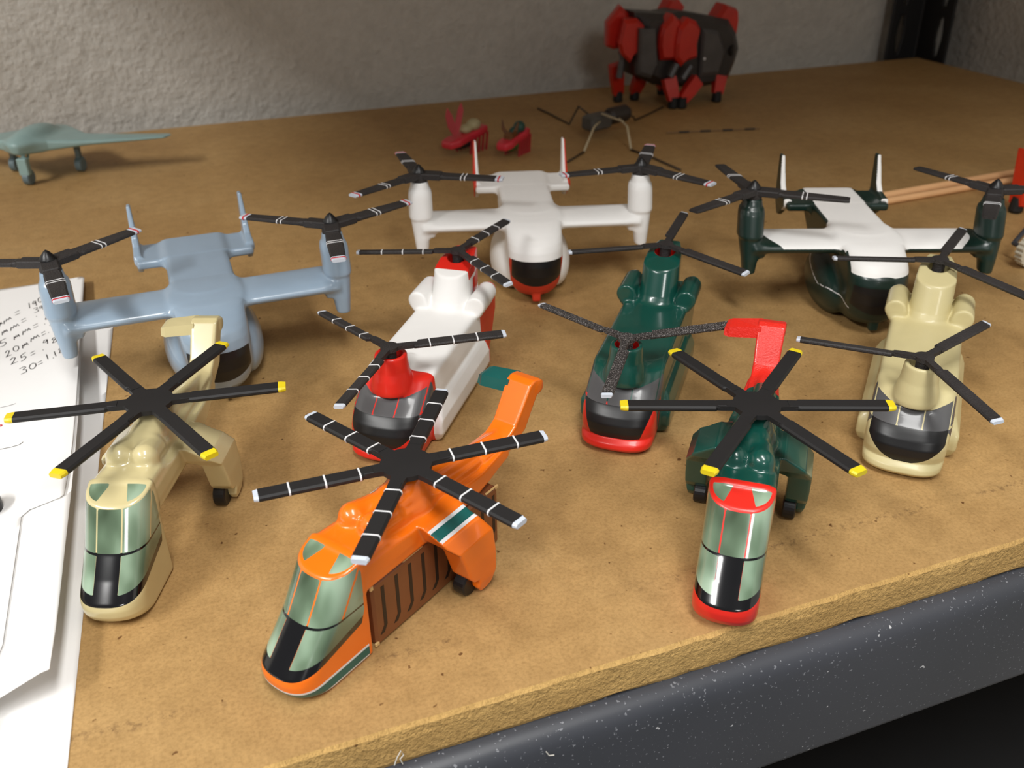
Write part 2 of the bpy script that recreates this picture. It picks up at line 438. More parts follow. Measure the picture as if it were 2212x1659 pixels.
def star(n, rmin, arm, cap, z0, z1, bev=.001):
    P = []
    for i in range(n*40):
        th = 2*math.pi*i/(n*40); d = abs((th+math.pi/n) % (2*math.pi/n)-math.pi/n)
        r = arm/max(math.sin(d), 1e-4); r = min(r, cap/math.cos(d)); r = max(r, rmin)
        # soften the corner between arm and disc
        r = (r**8+(rmin*1.06)**8)**(1/8) if r < cap*.98 else r
        P.append((r*math.cos(th), r*math.sin(th)))
    return P

# ================================================================== crane helicopters (six blades)
AZ = [0, .006, .014, .024, .036, .046, .074, .104, .135, .160, .168, .180]
AX = [-.034, -.016, -.005, .000, .001, -.001, -.026, -.051, -.070, -.085, -.0895, -.096]
roofz = lambda x: np.minimum(.1645+.25*(-.088-x), .1775)
ax0 = lambda z: np.interp(z, AZ, AX)
AW = .0490
def crane_field(X, Y, Z):
    aY = np.abs(Y)
    ck = smaxs(.008, ufront(X, Y, ax0(Z), .044, AW, 2.5), -Z)
    ck = smaxs(.0035, ck, Z-roofz(X), -.1395-X)
    # spine: lower beam, then a narrower upper deck
    wl = np.interp(X, [-.52, -.40, -.30], [.026, .040, AW]); zl = np.interp(X, [-.52, -.44, -.40], [.136, .121, .117])
    zt = np.interp(X, [-.50, -.42, -.36], [.158, .152, .160])
    beam = smaxs(.006, aY-wl, zl-Z, Z-zt, X+.12, -.505-X)
    wd_ = np.interp(X, [-.50, -.40, -.33, -.15], [.016, .026, .033, .037])
    zd = np.interp(X, [-.52, -.44, -.36, -.20, -.15], [.164, .162, .171, .184, .178])
    deck = smaxs(.008, aY-wd_, .13-Z, Z-zd, X+.13, -.52-X)
    f = smin(ck, smin(beam, deck, .006), .004)
    # shoulder roof behind the cockpit
    sh = smaxs(.012, aY-AW*.98, .13-Z, Z-np.interp(X, [-.24, -.185, -.15], [.158, .176, .1775]), X+.13, -.25-X)
    f = smin(f, sh, .006)
    for sy in (-1, 1):   # twin intakes
        f = smin(f, scap(X, Y, Z, (-.192, sy*.0205, .185), (-.225, sy*.019, .182), .0215, .018), .008)
    dome = smaxs(.006, np.sqrt((X+.285)**2+Y**2)-np.interp(Z, [.17, .19, .215], [.040, .031, .024]), Z-.214, .15-Z)
    f = smin(f, sell(X, Y, Z, (-.262, 0, .186), (.052, .030, .024)), .008)
    f = smin(f, dome, .008)
    # long fairing behind the mast
    f = smin(f, scap(X, Y, Z, (-.33, 0, .176), (-.515, 0, .158), .020, .011), .008)
    # fin with the tail gearbox on its top
    fin = smax(spoly(X, Z, [(-.445, .130), (-.508, .134), (-.560, .157), (-.607, .229), (-.600, .238), (-.583, .2405), (-.572, .236), (-.530, .178), (-.505, .163), (-.445, .160)])[:, :, :],
               aY-np.interp(Z, [.13, .18, .235], [.0235, .0235, .0255]), .004)
    f = smin(f, fin, .008)
    f = smin(f, smax(np.sqrt((X+.599)**2+(Z-.222)**2)-.012, aY-.0255, .004), .004)
    # landing gear sponsons
    yz = spoly(aY, Z, [(.02, .160), (.056, .160), (.090, .136), (.103, .112), (.104, .07), (.103, .025), (.099, .003), (.087, .003), (.085, .034), (.066, .037), (.066, .103), (.05, .113), (.02, .117)])
    xz = spoly(X, Z, [(-.246, .17), (-.262, .128), (-.281, .107), (-.300, .050), (-.310, .037), (-.322, .034), (-.322, .016), (-.330, .004), (-.344, .002), (-.358, .010), (-.366, .032), (-.366, .06), (-.360, .11), (-.340, .145), (-.335, .17)])
    f = smin(f, smax(yz, xz, .003), .003)
    return f
CRANE = extract(crane_field, (-.625, -.115, -.008), (.022, .115, .252), .0025)
def zlow(x): return .044-.23*np.minimum(x, 0)          # lower line of the black nose band
def crane_regions(body, black):
    R = []
    rear = lambda x, z: (-.131+.35*np.maximum(.094-z, 0)*1.0)-x    # rear line of the side glass (negative inside)
    inwin = lambda x, y, z: mx(z-roofz(x)+.0030, rear(x, z), -.134-x)
    up_, lo_ = lambda z: .1045-z, lambda z: z-.1015
    fr = .0005
    # side of the curved front: distance behind the start of the bow
    side = lambda x, z: x-(ax0(z)-.040)
    R.append(('nose_panel', BLACKG, lambda x, y, z, *n: mx(np.abs(y)-.0185, lo_(z)-.002, zlow(x)+.008-z, -.1-x)))
    R.append(('windshield_pane', PANE, lambda x, y, z, *n: mx(np.abs(y)-.0178, inwin(x, y, z), up_(z))))
    for s in (1, -1):
        R.append(('windshield_pane', PANE, lambda x, y, z, *n, s=s: mx(.0200-s*y, inwin(x, y, z), up_(z), -side(x, z)+.003)))
        R.append(('side_pane', PANE, lambda x, y, z, *n, s=s: mx(-s*y, inwin(x, y, z), up_(z), side(x, z)+.001)))
        R.append(('chin_pane', PANE, lambda x, y, z, *n, s=s: mx(.0188-s*y, rear(x, z), lo_(z), zlow(x)+.0105-z)))
        def eyebrow(x, y, z, nx_, ny_, nz_, s=s):
            xf = ax0(.168); q = ((np.maximum(x-(xf-.044), 0)/.044)**2.5+(np.abs(y)/AW)**2.5)**.4
            return mx((q-.885)*.04, -.130-x, .0135+.30*(x+.130)-s*y, roofz(x)-.004-z)
        R.append(('roof_pane', PANE, eyebrow))
    R.append(('windshield_trim', black, lambda x, y, z, *n: mx(rear(x, z), mn(np.abs(z-.103)-.0022, mx(zlow(x)-z, z-zlow(x)-.0110)))))
    return R
# blades
A_ST = [(.050, .021, .0092, .03, 0, 0), (.064, .021, .0092, .03, 0, 0), (.068, .0255, .0092, .03, .001, 0), (.212, .0255, .0092, .03, .001, 0), (.2198, .0215, .0078, .03, .001, 0)]
A_HUB = MB().prism(star(6, .034, .0105, .064, 0, 0), -.004, .004, 0)
A_HUB.tube([(0, 0, -.020), (0, 0, -.003)], [.017, .017], 20)
A_HUBM = mesh('rotor_hub', A_HUB.V, A_HUB.F, BLADE)
A_YEL = blade_set(A_ST, [('blade_tip', .2075, .2198, YELLOW)], [], BLADE)
A_WHT = blade_set(A_ST, [('blade_tip', .2130, .2198, TIPW)], [(r, r+.0026, STRIPE) for r in (.068, .118, .169)], BLADE)
def crane(name, loc, th, phase, label, body, finmat, stabmat, bset, extra=(), black=BLACKG, group='crane helicopter models'):
    root = thing(name, (loc[0], loc[1], 0), th, label, 'model helicopter', group)
    M = CRANE
    regs = crane_regions(body, black)
    regs += list(extra)
    carve(M, root, regs, ('fuselage', body))
    for s in (1, -1):
        MB().tube([(-.320, s*.065, .0195), (-.320, s*.067, .0195), (-.320, s*.085, .0195), (-.320, s*.087, .0195)], [.0175, .0200, .0200, .0175], 24).build('wheel', BLACKS, root, False)
    st = MB().loft([[(-.562, -.018, .2150), (-.567, -.018, .2345), (-.603, -.018, .2375), (-.606, -.018, .2185)],
                    [(-.564, -.076, .2085), (-.569, -.076, .2275), (-.600, -.073, .2315), (-.604, -.073, .2120)],
                    [(-.568, -.0855, .2100), (-.573, -.0850, .2235), (-.598, -.081, .2285), (-.602, -.0815, .2140)]])
    st.build('stabilizer', stabmat, root)
    MB().tube([(-.2874, 0, .205), (-.2874, 0, .2265)], [.0145, .0145], 20).build('rotor_mast', BLACKG, root, True)
    place_rotor(root, (-.2874, 0, .2285), phase-th, 6, bset, A_HUBM)
    return root
rad = math.radians
crane('crane_helicopter', (-.2126, .3339), rad(-112.05), rad(-8.28),
      'all tan crane helicopter with six black blades tipped yellow, beside the white paper', TAN, TAN, TAN, A_YEL)
def sp_band(a, b): return lambda x, y, z, nx_, ny_, nz_: mx(a-np.abs(y), np.abs(y)-b, .1175-z, x+.2, .3-nz_)
def nose_band(a, b): return lambda x, y, z, *n: mx(a-z, z-b, -.132-x)
crane('crane_helicopter', (.0032, .1094), rad(-146.37), rad(-.87),
      'orange crane helicopter with teal and white stripes carrying a brown container', ORANGE, ORANGE, TEAL, A_WHT,
      [*sides('stripe', STRIPE, sp_band(.0640, .0685)), *sides('stripe', TEAL, sp_band(.0685, .0815)), *sides('stripe', STRIPE, sp_band(.0815, .0860)),
       ('stripe', STRIPE, nose_band(.0035, .0075)), ('stripe', TEAL, nose_band(.0075, .0225)), ('stripe', STRIPE, nose_band(.0225, .0265))])
crane('crane_helicopter', (.6335, .0004), rad(-128.77), rad(-21.98),
      'dark green crane helicopter with red nose and red tail fin, nearest the shelf edge', RED, RED, REDB, A_YEL,
      [('tail_fin', REDB, lambda x, y, z, *n: mx(x+.462, .115-z)),
       ('fuselage_deck', GREEN, lambda x, y, z, *n: x+.1415+.0*z)])
# brown cargo container under the orange helicopter
BROWN = paint('container_brown', (124, 74, 42), 0.45, 0.1, 0.12)
MARK = paint('container_mark', (40, 28, 20), 0.5)
CHIP = paint('bare_wood', (214, 180, 120), 0.7)
ct = thing('cargo_container', (.0032, .1094, 0), rad(-146.37), 'brown cargo container with dark bracket marks under the orange helicopter', 'container')
MB().box((-.3005, 0, .0575), (.1485, .0445, .0565), .004).build('body', BROWN, ct)
for s in (1, -1):
    for k in range(10):
        x = -.1725-.0293*k; y = s*.0444
        P = [(x+.0033, .102), (x-.0033, .102), (x-.0033, .029), (x+.0040, .0175), (x+.0125, .0175), (x+.0033, .030)]
        P = [(a, b) for a, b in P]
        V = [(a, y, b) for a, b in P]+[(a, y+s*.0006, b) for a, b in P]
        Fc = [tuple(range(6)), tuple(range(11, 5, -1))]+[(i, (i+1) % 6, (i+1) % 6+6, i+6) for i in range(6)]
        obj('bracket_mark', V, Fc, MARK, ct)
for x, z, dx, dz in ((-.1525, .111, .003, .004), (-.1525, .005, .004, .003), (-.24, .1138, .022, .0012), (-.285, .1138, .01, .001), (-.447, .112, .004, .003), (-.43, .1138, .012, .0012)):
    MB().box((x, .0432, z), (dx, .0018, dz), .0006).build('chipped_edge', CHIP, ct)

# ================================================================== tandem-rotor helicopters
BZ = [0, .006, .015, .024, .032, .045, .060, .075, .086, .0925, .118, .130, .138, .142, .146]
BX = [.010, .022, .030, .027, .017, .020, .019, .012, .003, -.003, -.040, -.055, -.066, -.075, -.11]
bx0 = lambda z: np.interp(z, BZ, BX)
BW = .0715
RIMF, RIMR = (-.064, .196), (-.4655, .233)
def tandem_field(X, Y, Z):
    aY = np.abs(Y)
    wz = np.interp(Z, [0, .03, .10, .145], [.068, .0715, .0725, .070])
    back = np.interp(Z, [0, .03, .10, .145], [-.44, -.475, -.515, -.525])
    q = np.maximum(X-(bx0(Z)-.050), 0)/.050
    nose = ((q**2.6+(aY/wz)**2.6)**(1/2.6)-1)*.050
    body = smaxs(.012, nose, np.broadcast_to(Z-.1435, (1, 1, Z.shape[2])), back-X, -Z)
    f = body
    # side sponsons
    sp = smaxs(.010, aY-np.interp(Z, [0, .02, .05, .075], [.083, .091, .091, .080]), .05-aY,
               Z-np.interp(X, [-.40, -.36, -.11, -.085, -.07], [.075, .080, .078, .062, .04]), -Z, X+.074-.3*np.maximum(.022-Z, 0)*(-1.0), -.405-X)
    f = smin(f, sp, .006)
    # front mast housing
    ex = (X-np.interp(Z, [.13, .15, .196], [-.062, -.062, RIMF[0]])); rr = np.interp(Z, [.13, .148, .165, .196], [.041, .0375, .0335, .0305])
    f = smin(f, smaxs(.004, np.sqrt(ex**2+Y**2)-rr, Z-RIMF[1], .12-Z), .013)
    f = smin(f, scap(X, Y, Z, (-.09, 0, .150), (-.150, 0, .138), .022, .010), .012)
    f = smax(f, -smaxs(.003, np.sqrt((X-RIMF[0])**2+Y**2)-.0225, .176-Z), .003)
    # rear pylon
    pf = np.interp(Z, [.13, .143, .16, .213], [-.345, -.358, -.370, -.393])
    pl_ = np.maximum(X-(pf-.038), 0)/.038
    py = ((pl_**2.2+(aY/np.interp(X, [-.53, -.47, -.42], [.024, .037, .0405]))**2.2)**(1/2.2)-1)*.036
    top = Z-np.interp(X, [-.56, -.50, -.455, -.385], [.233, .236, .2325, .2115])
    f = smin(f, smaxs(.005, py, top, -.535-X, .12-Z), .008)
    f = smax(f, -smaxs(.003, np.sqrt((X-RIMR[0])**2+Y**2)-.0225, .212-Z), .003)
    # engines
    for s in (-1, 1):
        e = smaxs(.006, np.sqrt((Y-s*.066)**2+(Z-.158)**2)-.0215, X+.372, -.470-X)
        f = smin(f, e, .008)
        f = smin(f, sell(X, Y, Z, (-.474, s*.066, .158), (.020, .017, .017)), .006)
        f = smin(f, smaxs(.006, np.abs(Y-s*.06)-.018, np.abs(X+.42)-.045, np.abs(Z-.145)-.012), .006)
    return f
TANDEM = extract(tandem_field, (-.555, -.105, -.008), (.042, .105, .250), .0025)
def tandem_regions(black, grey, rnd):
    R = []
    wb = lambda z: .047+.36*np.maximum(z-.032, 0)
    lowb = lambda y: .033+4.5*np.maximum(np.abs(y)-.026, 0)**2
    if rnd: wb = lambda z: .0655+0*z; lowb = lambda y: .032+.9*np.maximum(np.abs(y)-.016, 0)**1.0*.35+11*np.maximum(np.abs(y)-.022, 0)**2
    R.append(('nose_panel', black, lambda x, y, z, *n: mx(z-.0925, (lowb(y)-z), np.abs(y)-wb(z), -.032-x)))
    gt = lambda y: .1175+.5*np.maximum(np.abs(y)-.02, 0)**1.5*2
    R.append(('windshield_pane', grey, lambda x, y, z, *n: mx(z-gt(y), .0925-z, np.abs(y)-.0205, -.12-x)))
    for s in (1, -1):
        R.append(('windshield_pane', grey, lambda x, y, z, *n, s=s: mx(z-gt(y), .0925-z, .0228-s*y, s*y-.0655, -.12-x)))
        R.append(('side_pane', grey, lambda x, y, z, *n, s=s: mx(z-.122+.25*(x+.05), .0955-z, .0675-s*y, -.088-x)))
        R.append(('side_pane', grey, lambda x, y, z, *n, s=s: mx(z-.0920, -(z-.030)+.0*x, .060-s*y, np.abs(x+.042-.30*(z-.06))-.0045-.14*(z-.03))))
    return R
B_ST = [(.046, .014, .0075, .10, -.001, 0), (.052, .014, .0075, .14, -.001, 0), (.056, .0215, .0075, .16, .003, 0), (.216, .0215, .0075, .16, .003, 0), (.2232, .018, .006, .16, .003, 0)]
hb = MB().prism(star(3, .015, .0068, .052, 0, 0), -.0035, .0045)
hb.tube([(0, 0, -.030), (0, 0, -.002)], [.0125, .0125], 18)
B_HUBM = {m.name: mesh('rotor_hub', hb.V, hb.F, m) for m in (BLADE, BLADER, SPECK)}
def B_set(mb_, stripes): return blade_set(B_ST, [('blade_tip', .2165, .2232, TIPW)], [(r, r+.0024, STRIPE) for r in stripes], mb_)
B_STR, B_SPK, B_PLN = B_set(BLADER, (.075, .120, .166)), B_set(SPECK, ()), B_set(BLADER, ())
def tandem(loc, th, ph, label, body, extra, bf, br, hubf, hubr, inner=BLACKS, black=BLACKS, grey=GREYW, rnd=True):
    root = thing('tandem_helicopter', (loc[0], loc[1], 0), th, label, 'model helicopter', 'tandem-rotor helicopter models')
    regs = tandem_regions(black, grey, rnd)
    for (cx, cz), dz in ((RIMF, .004), (RIMR, .004)):
        regs.append(('mast_well', inner, lambda x, y, z, *n, cx=cx, cz=cz: mx(np.sqrt((x-cx)**2+y**2)-.0243, cz-.035-z, z-cz+.0012-np.minimum(0, (x-cx))*0)))
    regs += extra
    carve(TANDEM, root, regs, ('fuselage', body))
    place_rotor(root, (-.0600, 0, .2085), ph[0]-th, 3, bf, B_HUBM[hubf.name])
    place_rotor(root, (-.4675, 0, .2464), ph[1]-th, 3, br, B_HUBM[hubr.name])
    return root
tandem((.2834, .6334), rad(-126.1), (rad(-7.03), rad(39.45)), 'white tandem-rotor helicopter with red cockpit and red tail, white-striped blades', WHITE,
       [('nose_section', RED, lambda x, y, z, *n: mx(-.100-x, np.abs(y)-.0738)),
        ('tail_cap', RED, lambda x, y, z, *n: mx(x+.418, .2005-z)),
        ('pylon_stripe', RED, lambda x, y, z, *n: mx(x+.450, z-.1915, .150-z, np.abs(y)-.048)),
        *sides('engine_cap', RED, lambda x, y, z, *n: mx(x+.476, .14-z, .048-np.abs(y))),
        ('tail_section', RED, lambda x, y, z, *n: mx(x+.392, z-.134))],
       B_STR, B_STR, BLADER, BLADER, inner=RED)
tandem((.7085, .5048), rad(-128.68), (rad(-6.36), rad(48.88)), 'glossy green tandem-rotor helicopter with red chin around its black nose', GREEN,
       [('chin', RED, lambda x, y, z, *n: mx(-.062-x, z-.096, np.abs(y)-.0745))], B_SPK, B_PLN, SPECK, BLADER, inner=RED, rnd=False)
tandem((1.1654, .2412), rad(-135.06), (rad(17.3), rad(34.33)), 'tan tandem-rotor helicopter with black nose, rightmost of the tandem-rotor models', TANS,
       [], B_PLN, B_PLN, BLADER, BLADER, inner=TANS)

# ================================================================== tiltrotors
CZ = [.012, .025, .040, .060, .085, .110, .130, .145, .160, .172, .182, .190, .197, .202]
CX = [.085, .115, .132, .142, .150, .152, .149, .143, .132, .118, .100, .078, .050, .0]
cx0 = lambda z: np.interp(z, CZ, CX)
NAC = [(.112, .010, .0145, .020), (.119, .009, .0155, .021), (.15, .003, .0195, .026), (.19, -.012, .0255, .035), (.197, -.014, .0265, .036), (.203, -.016, .0305, .040),
       (.255, -.028, .0305, .037), (.266, -.030, .0285, .034), (.272, -.030, .0245, .028), (.289, -.031, .0215, .0225)]
def tilt_field(X, Y, Z):
    aY = np.abs(Y)
    wz = np.interp(Z, [.01, .05, .12, .20], [.046, .063, .070, .071])
    zl = np.interp(X, [-.40, -.34, -.14, -.08, .06], [.178, .150, .026, .010, .010])
    q = np.maximum(X-(cx0(Z)-.065), 0)/.065
    nose = ((q**2.2+(aY/wz)**2.2)**(1/2.2)-1)*.06
    f = smaxs(.014, nose, Z-.2005+0*X, zl-Z, -.388-X)
    # wing
    a = (-.0375-X)/.0675
    th_ = .017*np.sqrt(np.clip(1-np.abs(a)**2.6, 0, 1))
    wing = smaxs(.008, np.abs(Z-.1765)-np.maximum(th_, .002), np.abs(X+.0375)-.0675, aY-.28)
    f = smin(f, wing, .018)
    # tailplane and fins
    tp = smaxs(.008, np.abs(Z-.1830)-.0100, -.386-X, X+.262, aY-.134)
    f = smin(f, tp, .014)
    fin = smax(spoly(X, Z, [(-.412, .289), (-.385, .291), (-.352, .222), (-.335, .205), (-.290, .198), (-.286, .182), (-.315, .160), (-.345, .138), (-.362, .1345), (-.385, .16), (-.398, .21)]),
               np.abs(aY-.1295)-np.interp(Z, [.135, .19, .29], [.0065, .0085, .0048]), .004)
    f = smin(f, fin, .010)
    # sponsons
    sp = smax(sell(X, aY, Z, (-.075, .062, .058), (.135, .045, .070)), -Z, .006)
    f = smin(f, sp, .010)
    # nacelles
    nz, nc, ny, nx_ = np.array(NAC).T
    rx, ry, cc = np.interp(Z, nz, nx_), np.interp(Z, nz, ny), np.interp(Z, nz, nc)
    na = smax((((np.abs(X-cc)/rx)**2.5+(np.abs(aY-.2855)/ry)**2.5)**(1/2.5)-1)*.022, np.maximum(Z-.289, .1150-Z), .003)
    f = smin(f, na, .010)
    bump = smaxs(.008, np.abs(X+.012)-.03, np.abs(aY-.262)-.012, np.abs(Z-.168)-.018)
    f = smin(f, bump, .010)
    # chin turrets
    f = smin(f, smaxs(.004, np.abs(X-.118)-.010, np.abs(Y)-.0105, np.abs(Z-.026)-.016), .008)
    return f
TILT = extract(tilt_field, (-.43, -.33, -.008), (.17, .33, .30), .0030)
def c_black(x, y, z, *n):
    top = .1275-.0*y; lo = .058+5.0*np.abs(y)**2
    return mx(z-top, lo-z, np.abs(y)-.0625, .085-x)
C_ST = [(.030, .028, .011, .06, 0, 0), (.066, .030, .011, .06, 0, 0), (.070, .034, .0088, .06, 0, 0), (.12, .0355, .008, .05, 0, 0), (.210, .030, .007, .03, 0, 0), (.2189, .0265, .006, .03, 0, 0)]
hc = MB()
for k in range(3):
    R = Matrix.Rotation(2*math.pi*k/3, 3, 'Z')
    hc.box(R @ Vector((.030, 0, 0)), (.030, .0165, .0075), .002, R @ Matrix.Rotation(.06, 3, 'X'))
hc.tube([(0, 0, -.018), (0, 0, -.002), (0, 0, .006)], [.021, .021, .0195], 20)
C_HUBM = mesh('rotor_hub', hc.V, hc.F, BLADER)
sn = MB().tube([(0, 0, .004), (0, 0, .010), (0, 0, .018), (0, 0, .024), (0, 0, .0275)], [.0185, .0165, .0105, .0055, .001], 20)
C_SPIN = mesh('spinner', sn.V, sn.F, BLACKS, True)
str2 = [(.112, .1145, STRIPE), (.122, .1245, STRIPE)]
C_RED = blade_set(C_ST, [('blade_tip', .2005, .2189, TIPW)], str2+[(.2065, .2105, PINK)], BLADER)
C_BLK = blade_set(C_ST, [], str2, BLADER)
def tilt(loc, th, ph, label, body, regs, bset):
    root = thing('tiltrotor_aircraft', (loc[0], loc[1], 0), th, label, 'model aircraft', 'tiltrotor models')
    carve(TILT, root, [('windshield', BLACKS, c_black)]+regs, ('airframe', body))
    for s, p in ((-1, ph[0]), (1, ph[1])):
        h = place_rotor(root, (-.031, s*.2851, .3045), p-th, 3, bset, C_HUBM)
        link(bpy.data.objects.new('spinner', C_SPIN), h)
    return root
tilt((.0195, 1.0884), rad(-89.26), (rad(38.63), rad(23.39)), 'glossy blue-grey tiltrotor with red and white blade tips, left of the other tiltrotors', BLUE, [], C_RED)
c_red = lambda x, y, z, *n: mx(.088+.25*np.maximum(z-.06, 0)-x, z-.126)
tilt((.8489, 1.2974), rad(-106.15), (rad(-31.86), rad(55.74)), 'white tiltrotor with red nose and red-edged tail fins', WHITE,
     [('nose_cap', CORAL, c_red), *sides('fin_stripe', CORAL, lambda x, y, z, nx_, ny_, nz_: mx(.1302+.003*np.clip((.2-z)/.03, 0, 1)-np.abs(y), x+.27, np.abs(y)-.16, np.abs(z-.20)-.12)),], C_RED)
def c_top(x, y, z, nx_, ny_, nz_):
    body = mx(np.abs(y)-.0665, mn(.163-z, mx(.150-z, .06-x)), x-.137)
    wing_ = mx(np.abs(y)-.248+8*np.maximum(x+.04, 0)**2-3*np.maximum(-.04-x, 0)**2, .179-z, x-.05, -.12-x)
    return mx(mn(body, wing_), .12-nz_-.0*z-np.where(x > .05, .3, 0))
c_fin = lambda x, y, z, nx_, ny_, nz_: mx(.115-np.abs(y), x+.27, -.31+0*x+.0-nx_+.55, .16-z, np.abs(y)-.16)
def pin(x, y, z, nx_, ny_, nz_):
    zc = np.interp(x, [-.20, -.15, -.08, -.02, .03, .06, .11], [.100, .098, .086, .072, .078, .074, .060])
    return mx(np.abs(z-zc)-.0014, .045-np.abs(y), x-.105, -.19-x)
tilt((1.5415, .8368), rad(-111.76), (rad(-40.48), rad(-18.42)), 'dark green tiltrotor with white wing top and white-edged fins, plain black blade tips', GREEND,
     [('top_panel', WHITE, c_top), ('fin_edge', WHITE, lambda *a: mx(c_fin(*a), a[1])), ('fin_edge', WHITE, lambda *a: mx(c_fin(*a), -a[1])), *sides('pinstripe', STRIPE, pin)], C_BLK)

# ================================================================== paper sheets with handwriting
def paper_mat(name, rgb):
    k = NT(name); v = k.coord(); c = srgb(*rgb); lo = tuple(q*.97 for q in c[:3])+(1,)
    k.set(k.ramp(k.noise(v, 20, 3), [(0.3, lo), (0.7, c)]), 0.7, spec=0.2); return k.m
PAPER = paper_mat('paper_white', (244, 243, 242))
def lift(x, y):       # how far the curled sheets stand off the shelf
    a = np.clip((x+.62)/.33, 0, 1); b = np.clip((1.75-y)/1.3, 0, 1)
    return .052*a*a*(.25+.75*b)+.0
def on_sheet(px, py, off=0.0):
    z = .02
    for _ in range(30):
        p = at_z(px, py, z+off); z = .5*z+.5*float(lift(p[0], p[1]))
    return at_z(px, py, z+off)
def sheet(name, poly, hf, label, n=90):
    P = np.array(poly); lo, hi = P.min(0)-.01, P.max(0)+.01
    gx, gy_ = np.linspace(lo[0], hi[0], n), np.linspace(lo[1], hi[1], n)
    X, Y = np.meshgrid(gx, gy_, indexing='ij'); V = np.stack([X.ravel(), Y.ravel(), hf(X.ravel(), Y.ravel())], 1)
    i, j = np.meshgrid(np.arange(n-1), np.arange(n-1), indexing='ij'); a = (i*n+j).ravel()
    T = np.concatenate([np.stack([a, a+n, a+n+1], 1), np.stack([a, a+n+1, a+1], 1)])
    N = np.zeros_like(V); N[:, 2] = 1
    A, _ = split((V, N, T), spoly(V[:, 0], V[:, 1], poly))
    o = obj(name, A[0], A[2], PAPER, smooth=True)
    md = o.modifiers.new('thickness', 'SOLIDIFY'); md.thickness = .0012*S; md.offset = -1
    return tag(o, label, 'paper', 'paper sheets on the left')
flat = lambda x, y: .0016+0*x
sheet('paper_sheet', [(-.205, 1.53), (-.266, .02), (-1.40, .065), (-1.34, 1.575)], flat,
      'lowest white paper sheet lying flat on the shelf beside the tan crane helicopter')
c1 = on_sheet(108, 1450); c2 = on_sheet(0, 1512)
d = (c2-c1)[:2]; d /= np.linalg.norm(d)
e1 = on_sheet(166, 1000); e2 = on_sheet(128, 1280)
rB = [tuple(on_sheet(px, py)[:2]) for px, py in ((176, 760), (170, 900), (162, 1000), (149, 1120), (136, 1240), (122, 1360))]
sheet('paper_sheet', rB+[tuple(c1[:2]), tuple(c1[:2]+d*1.0), (-1.25, 1.45), (-.9, 1.5)], lambda x, y: lift(x, y)+.004,
      'curled white paper sheet with its lifted corner, in the middle of the paper stack')
rC = [tuple(on_sheet(px, py, .004)[:2]) for px, py in ((183, 600), (172, 760), (166, 870), (158, 960), (149, 1020), (138, 1078), (48, 1110), (28, 1250), (6, 1400))]
q = np.array(rC[-1]); sheetC = sheet('paper_sheet', rC+[tuple(q+np.array([-.05, -.2])), (-1.35, .1), (-1.30, 1.86)], lambda x, y: lift(x, y)+.008,
      'top white paper sheet with handwritten millimetre conversions')
INK = paint('pencil_ink', (52, 48, 50), 0.6, 0, 0.1)
INKR = paint('red_ink', (206, 70, 72), 0.6, 0, 0.1)
def stroke(mb, pts, w=.9):
    """pts in pixels of the photograph, laid on the top sheet"""
    P = []
    for i in range(len(pts)-1):
        for t in np.linspace(0, 1, 5)[:-1]: P.append((pts[i][0]*(1-t)+pts[i+1][0]*t, pts[i][1]*(1-t)+pts[i+1][1]*t))
    P.append(pts[-1])
    Q = [on_sheet(x, y, .008) for x, y in P]; V = []; hw = w*.00125
    for i, p in enumerate(Q):
        t = Q[min(i+1, len(Q)-1)]-Q[max(i-1, 0)]; t = t/np.linalg.norm(t); s = np.array([-t[1], t[0], 0])*hw
        for sg, dz in ((1, .0005), (-1, .0005)): V.append(tuple(p+sg*s+np.array([0, 0, dz])))
    mb.add(V, [(2*i, 2*i+1, 2*i+3, 2*i+2) for i in range(len(Q)-1)])
G = {'0': [[(.5, 0), (.15, .2), (0, .6), (.2, .95), (.6, 1), (.95, .7), (.9, .25), (.5, 0)]],
     '1': [[(.4, 1), (.5, 0)]], '2': [[(.05, .75), (.4, 1), (.8, .8), (.5, .4), (0, .05), (.3, .1), (1, .02)]],
     '3': [[(0, .9), (.6, 1), (.8, .8), (.35, .55), (.85, .4), (.75, .05), (.05, 0)]],
     '5': [[(1, 1), (.25, .95), (.15, .55), (.7, .55), (.9, .25), (.5, 0), (0, .05)]],
     '8': [[(.8, .85), (.4, 1), (.15, .75), (.75, .35), (.55, 0), (.1, .15), (.4, .5), (.85, .8)]],
     '9': [[(.85, .85), (.4, 1), (.1, .7), (.45, .5), (.85, .85), (.7, 0)]],
     '7': [[(0, .95), (.9, 1), (.35, 0)]], 'm': [[(0, 0), (.15, .8), (.32, .3), (.5, .85), (.65, .3), (.85, .8), (1, .1)]],
     '=': [[(0, -.1), (1, -.1)], [(.05, .9), (1, .95)]], '.': [[(.3, 0), (.5, .12)]]}
zs_ = 200/873.
def glyph(mb, ch, x0, y0, x1, y1, hgt):
    """baseline from (x0,y0) to (x1,y1) in enlarged-crop pixels, letters leaning with the writing"""
    x0, y0, x1, y1, hgt = x0*zs_, 580+y0*zs_, x1*zs_, 580+y1*zs_, hgt*zs_
    ux, uy = x1-x0, y1-y0; ang = math.atan2(uy, ux); nx_, ny_ = math.sin(ang)*.55, -math.cos(ang)
    for st in G[ch]: stroke(mb, [(x0+ux*a+nx_*hgt*b, y0+uy*a+ny_*hgt*b) for a, b in st], .85)
